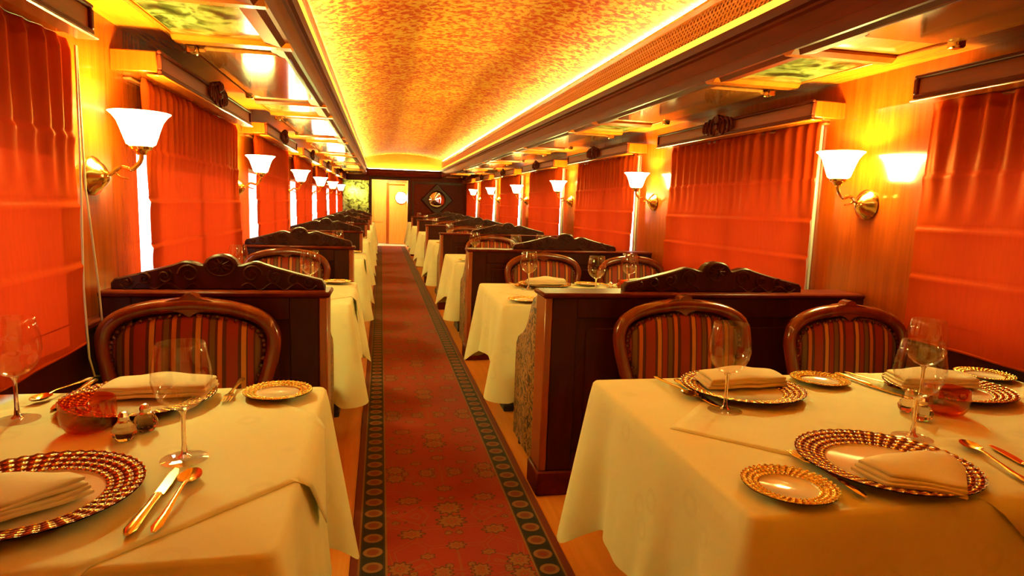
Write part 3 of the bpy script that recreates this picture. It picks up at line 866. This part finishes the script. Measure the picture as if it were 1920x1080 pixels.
# ------------------------------------------------------------------ tables and cloths
ZT = H-.503
def make_table(hx, hy):
    root = empty('dining_table')
    MB().box(-hx, hx, -hy, hy, ZT-.03, ZT-.004, .006).build('table_top', CHAIRW, root)
    for sx in (-1, 1):
        x = sx*(hx-.075)
        MB().prism([(-.07, .06), (.07, .06), (.05, .16), (.085, .30), (.06, .45), (.10, ZT-.03), (-.10, ZT-.03), (-.06, .45), (-.085, .30), (-.05, .16)], x-.025, x+.025, 'x', inset=.006).build('trestle_leg', CHAIRW, root)
        MB().prism([(-.15, 0), (.15, 0), (.15, .03), (.10, .06), (-.10, .06), (-.15, .03)], x-.03, x+.03, 'x', inset=.005).build('trestle_foot', BLACK, root)
    MB().box(-hx+.1, hx-.1, -.03, .03, .20, .26, .006).build('stretcher', CHAIRW, root)
    return root
def make_cloth(hx, hy, drop, seed, xlim):
    rnd = random.Random(seed); m_ = MB()
    rc = .018; per = []
    def side(ax, ay, bx, by, nx, ny, n):
        for i in range(n):
            t = i/n; L = math.hypot(bx-ax, by-ay)
            per.append((ax+(bx-ax)*t, ay+(by-ay)*t, nx, ny, min(t, 1-t)*L))
    def corner(cx, cy, a0, n=6):
        for i in range(n):
            a = a0+PI/2*i/n; per.append((cx+rc*math.cos(a), cy+rc*math.sin(a), math.cos(a), math.sin(a), 0))
    e = rc
    side(hx-e, -hy, -hx+e, -hy, 0, -1, 60)      # going around clockwise
    per_c = []
    # build in order: bottom(-y) from right to left, left, top, right
    seq = per; per = []
    def sd(*a): side(*a)
    n1, n2 = 64, 44
    corner(-hx+e, -hy+e, PI); sd(-hx+e, -hy, hx-e, -hy, 0, -1, n1)
    corner(hx-e, -hy+e, 1.5*PI); sd(hx, -hy+e, hx, hy-e, 1, 0, n2)
    corner(hx-e, hy-e, 0); sd(hx-e, hy, -hx+e, hy, 0, 1, n1)
    corner(-hx+e, hy-e, .5*PI); sd(-hx, hy-e, -hx, -hy+e, -1, 0, n2)
    n = len(per); rows = []
    rows.append([(x-nx*.006, y-ny*.006, ZT) for x, y, nx, ny, d in per])
    rows.append([(x-nx*.0, y-ny*.0, ZT-.0012) for x, y, nx, ny, d in per])
    rows.append([(x+nx*.006, y+ny*.006, ZT-.007) for x, y, nx, ny, d in per])
    pa, pb, pc = [rnd.uniform(0, 6.28) for _ in range(3)]
    K = 12
    for r in range(1, K+1):
        t = r/K; row = []
        for i, (x, y, nx, ny, d) in enumerate(per):
            cw = math.exp(-(d/.11)**2); cw2 = math.exp(-((d-.15)/.06)**2)
            s = i/n*2*PI
            fold = .013*math.sin(s*9+pa)+.009*math.sin(s*17+pb)+.006*math.sin(s*29+pc)
            o_ = .008 + t*(.022+.062*cw-.030*cw2) + (t**1.2)*fold*(1-cw)
            o_ = max(o_, .007+.004*t)
            z = ZT-.007-t*(drop+.13*cw-.015*math.sin(s*7+pb)*(1-cw))
            X, Y = x+nx*o_, y+ny*o_
            X = max(xlim[0], min(xlim[1], X))
            row.append((X, Y, z))
        rows.append(row)
    vs = [p for row in rows for p in row]; fs = [tuple(range(n))]
    for r in range(len(rows)-1):
        for i in range(n):
            j = (i+1) % n; fs.append((r*n+i, (r+1)*n+i, (r+1)*n+j, r*n+j))
    return m_.add(vs, fs)
def make_topper(hx, hy, hd, xlim):
    m_ = MB(); n = 44
    def fn(u, v):
        a, b = (u-.5)*2, (v-.5)*2
        dx, dy = (a+b)*hd/2, (a-b)*hd/2
        z = ZT+.0025+.0008*math.sin(dx*40)*math.sin(dy*33)
        def fold(d, h):
            s_ = 1 if d > 0 else -1; e = abs(d)-h
            if e <= 0: return d, 0
            return s_*(h+.020*min(1, e/.02)+.10*e), e
        X, ex = fold(dx, hx+.0); Y, ey = fold(dy, hy+.0)
        return (max(xlim[0], min(xlim[1], X)), Y, z-ex*.98-ey*.98)
    m_.grid(n, n, fn)
    return m_
TABS = {}
for side, cx, hx, hd, xl in (('right', 1.296, .684, .640, (-9, .742)), ('left', -.537, .392, .572, (-.398, 9))):
    hy = .415; root = make_table(hx-.02, hy-.01)
    for k in range(7):
        o = root if k == 0 else dup(root)
        o.location = (cx, 1.305+P*k, 0)
        tag(o, 'dark wooden trestle dining table under the %s cloth %s of the aisle' % (ORD[k], side), 'table', 'dining tables %s of the aisle' % side)
    cl = [make_cloth(hx, hy, .35, 3+i*5+(50 if side == 'left' else 0), xl).build('tablecloth', LINEN, None, 60, fix=False) for i in range(3)]
    tps = make_topper(hx, hy, hd, xl).build('table_topper', LINEN, None, 60, fix=False)
    sd = tps.modifiers.new('thick', 'SOLIDIFY'); sd.thickness = .002; sd.offset = 1
    for k in range(7):
        o = cl[k] if k < 3 else dup(cl[k % 3])
        o.location = (cx, 1.305+P*k, 0)
        tag(o, 'cream linen tablecloth with hanging corners, %s table %s of the aisle' % (ORD[k], side), 'tablecloth', 'tablecloths %s of the aisle' % side)
        if k < 4:
            o = tps if k == 0 else dup(tps)
            o.location = (cx, 1.305+P*k, 0)
            tag(o, 'cream overlay cloth laid cornerwise on the %s table %s of the aisle' % (ORD[k], side), 'cloth', 'overlay cloths %s of the aisle' % side)

# ------------------------------------------------------------------ tableware
ZP = ZT+.0052
def make_plate(name, R, rin, hgt, rimmat, na, nr, twist):
    root = empty(name)
    ce = MB().lathe([(0, .004), (rin*.96, .004), (rin*.985, .005), (rin, .008), (rin, .005), (rin*.9, .001), (rin*.6, 0), (0, 0)], 48)
    ce.build('plate_well', PORC, root, 60)
    rm = MB(); nu, nv = 176, 16
    def fn(u, v):
        a = 2*PI*u; r = rin-.001+(R-rin+.001)*v; q = (r-rin)/(R-rin)
        z = .008+(hgt-.008)*q + .0009*(math.sin(a*na+q*twist)+math.sin(q*nr*2*PI))
        rr = r + (.0016*math.sin(a*na+twist) if v > .93 else 0)
        return (rr*math.cos(a), rr*math.sin(a), z)
    rm.grid(nu, nv, fn)
    rm.grid(88, 2, lambda u, v: ((R+(rin-R)*v)*math.cos(2*PI*u), (R+(rin-R)*v)*math.sin(2*PI*u), hgt-.002+(.004-hgt)*v))
    rm.build('plate_rim', rimmat, root, 70, fix=False)
    return root
def make_glass():
    root = empty('wine_glass')
    MB().lathe([(0, .004), (.012, .005), (.034, .002), (.042, .0008), (.042, 0), (0, 0)], 32).build('foot', FOOTG, root)
    MB().lathe([(.012, .005), (.006, .012), (.0042, .03), (.0038, .07), (.0045, .088), (.009, .096)], 14).build('stem', CRYSTAL, root)
    pr = [(0, .096), (.009, .096), (.024, .103), (.040, .118), (.049, .138), (.0525, .155), (.0505, .18), (.046, .203), (.0425, .222)]
    inn = [(max(0, r-.0012), z+.0014 if i else z) for i, (r, z) in enumerate(pr)][::-1]
    MB().lathe(pr+[(.0418, .2228)]+inn[:-1]+[(0, .0975)], 40).build('bowl', GLASS, root, 60)
    return root
def make_tumbler():
    o = MB().lathe([(0, 0), (.03, 0), (.042, .006), (.05, .02), (.053, .04), (.051, .066), (.049, .068), (.047, .066), (.049, .04), (.045, .02), (.036, .011), (0, .009)], 36).build('amber_tumbler', AMBER)
    return o
def make_shaker():
    root = empty('salt_shaker')
    MB().lathe([(0, 0), (.016, 0), (.022, .008), (.024, .018), (.019, .03), (.011, .037), (0, .037)], 10).build('crystal_body', CRYSTAL, root, 20)
    MB().lathe([(0, .058), (.007, .056), (.011, .048), (.010, .040), (.012, .037), (0, .037)], 10).build('cap', CHROME, root, 30)
    return root
def make_spoon():
    m_ = MB()
    def fn(u, v):
        a = 2*PI*u; r = v
        x = .019*r*math.cos(a)*(1-.12*math.sin(a)); y = .052+.030*r*math.sin(a)+.03
        return (x, y, .010-.009*(1-r*r)+.001)
    m_.grid(24, 6, fn)
    m_.add([(x, y, z-.0012) for x, y, z in [fn(i/24, j/6) for i in range(25) for j in range(7)]], [(i*7+j, (i+1)*7+j, (i+1)*7+j+1, i*7+j+1) for i in range(24) for j in range(6)])
    m_.tube([(0, .056, .010), (0, .035, .012), (0, -.01, .009), (0, -.055, .006), (0, -.09, .006), (0, -.106, .005)], [.004, .0036, .0042, .0065, .0085, .003], 8, flat=(1, .35), upv=(0, 0, 1))
    return m_.build('gold_spoon', GOLD, None, 60)
def make_knife():
    root = empty('gold_knife')
    MB().prism([(-.008, .02), (.009, .02), (.010, .06), (.008, .10), (.002, .125), (-.006, .128), (-.009, .10)], .001, .0035, 'z', inset=.0008).build('blade', GOLD, root)
    MB().tube([(0, .022, .004), (0, .012, .005), (0, -.02, .005), (0, -.07, .006), (0, -.10, .006), (0, -.112, .005)], [.006, .008, .0065, .0085, .0095, .004], 10, flat=(1, .55), upv=(0, 0, 1)).build('handle', GOLD, root)
    return root
def make_fork():
    m_ = MB()
    m_.tube([(0, -.105, .005), (0, -.09, .006), (0, -.04, .007), (0, .02, .009), (0, .045, .008)], [.004, .0085, .0055, .0038, .006], 8, flat=(1, .35), upv=(0, 0, 1))
    m_.prism([(-.006, .04), (.006, .04), (.011, .055), (.011, .066), (-.011, .066), (-.011, .055)], .005, .0075, 'z')
    for i in range(4):
        x = -.0093+i*.0062
        m_.tube([(x, .064, .006), (x, .085, .004), (x, .105, .006)], [.0021, .002, .0012], 6)
    return m_.build('gold_fork', GOLD, None, 60)
def make_napkin(outline, layers, lift, seed, ridge=None):
    rnd = random.Random(seed); m_ = MB(); n = len(outline)
    cx = sum(p[0] for p in outline)/n; cy = sum(p[1] for p in outline)/n
    dense = []
    for i in range(n):
        a, b = outline[i], outline[(i+1) % n]
        for k in range(8): dense.append((a[0]+(b[0]-a[0])*k/8, a[1]+(b[1]-a[1])*k/8))
    for L in range(layers):
        sc_ = 1-.035*L; z0 = L*lift; rr = []
        ph = rnd.uniform(0, 6)
        def hgt(x, y, r):
            z = z0 + .0015*math.sin(x*60+ph)+.0015*math.sin(y*47+ph*2)
            if ridge: z += ridge*math.exp(-((y-cy-.01)/.05)**2)*math.exp(-((x-cx)/.09)**2)*(.4+.6*L/max(1, layers-1))
            return z
        N_ = len(dense); vs, fs = [], []
        th = lift*1.02
        for k in (1.0, 1.008, 1.0, .97, .7, .35):
            pass
        rings = [(.985, 0), (1.0, th*.35), (.996, th*.8), (.97, th), (.7, th), (.35, th)]
        for k, dz in rings:
            for p in dense:
                x = cx+(p[0]-cx)*k*sc_+L*.002; y = cy+(p[1]-cy)*k*sc_
                vs.append((x, y, hgt(x, y, k)+dz))
        for r in range(len(rings)-1):
            for i in range(N_):
                j = (i+1) % N_; fs.append((r*N_+i, r*N_+j, (r+1)*N_+j, (r+1)*N_+i))
        fs.append(tuple(range((len(rings)-1)*N_, len(rings)*N_))); fs.append(tuple(range(N_))[::-1])
        m_.add(vs, fs)
    return m_.build('folded_napkin', NAPKIN, None, 50)
PROTO = {
    'charger': make_plate('charger_plate', .165, .108, .020, RIM, 48, 4, 2.6),
    'bread': make_plate('bread_plate', .083, .052, .013, RIM_S, 40, 3, 4.0),
    'glass': make_glass(), 'tumbler': make_tumbler(), 'shaker': make_shaker(),
    'spoon': make_spoon(), 'knife': make_knife(), 'fork': make_fork(),
    'nap_tri': make_napkin([(-.115, -.015), (-.10, -.085), (.005, -.155), (.075, -.085), (.125, .02), (.06, .0)], 3, .007, 5, .012),
    'nap_rect': make_napkin([(-.125, -.045), (.125, -.045), (.135, .045), (.03, .075), (-.11, .06)], 3, .008, 9, .018),
    'nap_big': make_napkin([(-.16, -.13), (.04, -.09), (.125, .0), (.09, .03), (-.10, .02), (-.19, -.01)], 4, .007, 15, .01),
}
USED = {}
CATS = {'charger': 'plate', 'bread': 'plate', 'glass': 'glass', 'tumbler': 'tumbler', 'shaker': 'shaker', 'spoon': 'spoon', 'knife': 'knife', 'fork': 'fork', 'nap_tri': 'napkin', 'nap_rect': 'napkin', 'nap_big': 'napkin'}
DESC = {'charger': 'gold-beaded charger plate', 'bread': 'small gold-rimmed bread plate', 'glass': 'empty wine glass', 'tumbler': 'amber glass tumbler', 'shaker': 'cut crystal shaker',
        'spoon': 'gold spoon', 'knife': 'gold knife', 'fork': 'gold fork', 'nap_tri': 'folded cream napkin', 'nap_rect': 'folded cream napkin', 'nap_big': 'folded cream napkin'}
def put(kind, x, y, k, side, where, rz=0, z=None):
    pr = PROTO[kind]
    o = pr if kind not in USED else dup(pr)
    USED[kind] = 1
    o.location = (x, y+P*k, (ZP if z is None else z)); o.rotation_euler = (0, 0, rz)
    tag(o, '%s %s, %s table %s of the aisle' % (DESC[kind], where, ORD[k], side), CATS[kind], '%ss %s of the aisle' % (DESC[kind], side))
    return o
ZN = ZP+.0125
for k in range(7):
    full = k < 2; mid = k < 4
    S = 'right'
    # right table: two places near, two places far
    if mid:
        put('charger', .985, 1.032, k, S, 'at the near aisle-side place')
        put('nap_tri', 1.00, 1.02, k, S, 'on the near aisle-side plate', 0, ZN)
        put('bread', .727, .968, k, S, 'at the near aisle corner')
        put('charger', .985, 1.548, k, S, 'at the far aisle-side place', .3)
        put('nap_rect', 1.0, 1.585, k, S, 'on the far aisle-side plate', .04, ZN)
        put('bread', 1.285, 1.618, k, S, 'between the two far places', .5)
        put('charger', 1.605, 1.49, k, S, 'at the far window-side place', .7)
        put('nap_rect', 1.585, 1.53, k, S, 'on the far window-side plate', -.1, ZN)
        put('bread', 1.885, 1.625, k, S, 'at the far window corner', .2)
        put('charger', 1.62, 1.032, k, S, 'at the near window-side place', .4)
        put('nap_tri', 1.63, 1.02, k, S, 'on the near window-side plate', 0, ZN)
    if full:
        put('fork', .843, 1.02, k, S, 'left of the near aisle-side plate')
        put('spoon', 1.238, 1.02, k, S, 'right of the near aisle-side plate', -.3)
        put('knife', 1.290, .985, k, S, 'right of the near spoon', -.3)
        put('spoon', .806, 1.60, k, S, 'at the far aisle corner', PI+.1)
        put('knife', .843, 1.555, k, S, 'beside the far aisle-side plate', PI)
        put('spoon', 1.455, 1.60, k, S, 'beside the far window-side plate', PI+.12)
        put('knife', 1.412, 1.585, k, S, 'outside the far window-side spoon', PI+.12)
    put('glass', .850, 1.402, k, S, 'nearest the far aisle corner')
    put('glass', 1.186, 1.174, k, S, 'behind the near aisle-side plate')
    if k: put('glass', 1.475, 1.405, k, S, 'beside the far window-side plate')
    else: put('glass', 1.455, 1.43, k, S, 'behind the amber tumbler')
    if mid:
        put('tumbler', 1.425, 1.322, k, S, 'in the middle of the cloth')
        put('shaker', 1.335, 1.345, k, S, 'left of the tumbler')
        put('shaker', 1.318, 1.283, k, S, 'in front of the other shaker', .4)
    S = 'left'
    if mid:
        put('charger', -.550, 1.092, k, S, 'at the near place', .1)
        put('nap_big', -.575, 1.085, k, S, 'across the near plate', 0, ZN)
        put('charger', -.555, 1.605, k, S, 'at the far place', .3)
        put('nap_rect', -.535, 1.64, k, S, 'on the far plate', .02, ZN)
        put('bread', -.252, 1.640, k, S, 'at the far aisle corner', .2)
    if full:
        put('knife', -.357, 1.067, k, S, 'right of the near plate', 0)
        put('spoon', -.323, 1.062, k, S, 'right of the near knife', 0)
        put('fork', -.363, 1.68, k, S, 'beside the far bread plate', PI)
        put('knife', -.728, 1.69, k, S, 'left of the far plate', PI)
        put('spoon', -.766, 1.72, k, S, 'outside the far knife', PI-.2)
    put('glass', -.360, 1.243, k, S, 'nearest the aisle')
    put('glass', -.765, 1.505, k, S, 'nearest the window')
    if mid:
        put('tumbler', -.595, 1.425, k, S, 'in the middle of the cloth')
        put('shaker', -.505, 1.362, k, S, 'in front of the tumbler')
        put('shaker', -.482, 1.412, k, S, 'behind the other shaker', .4)
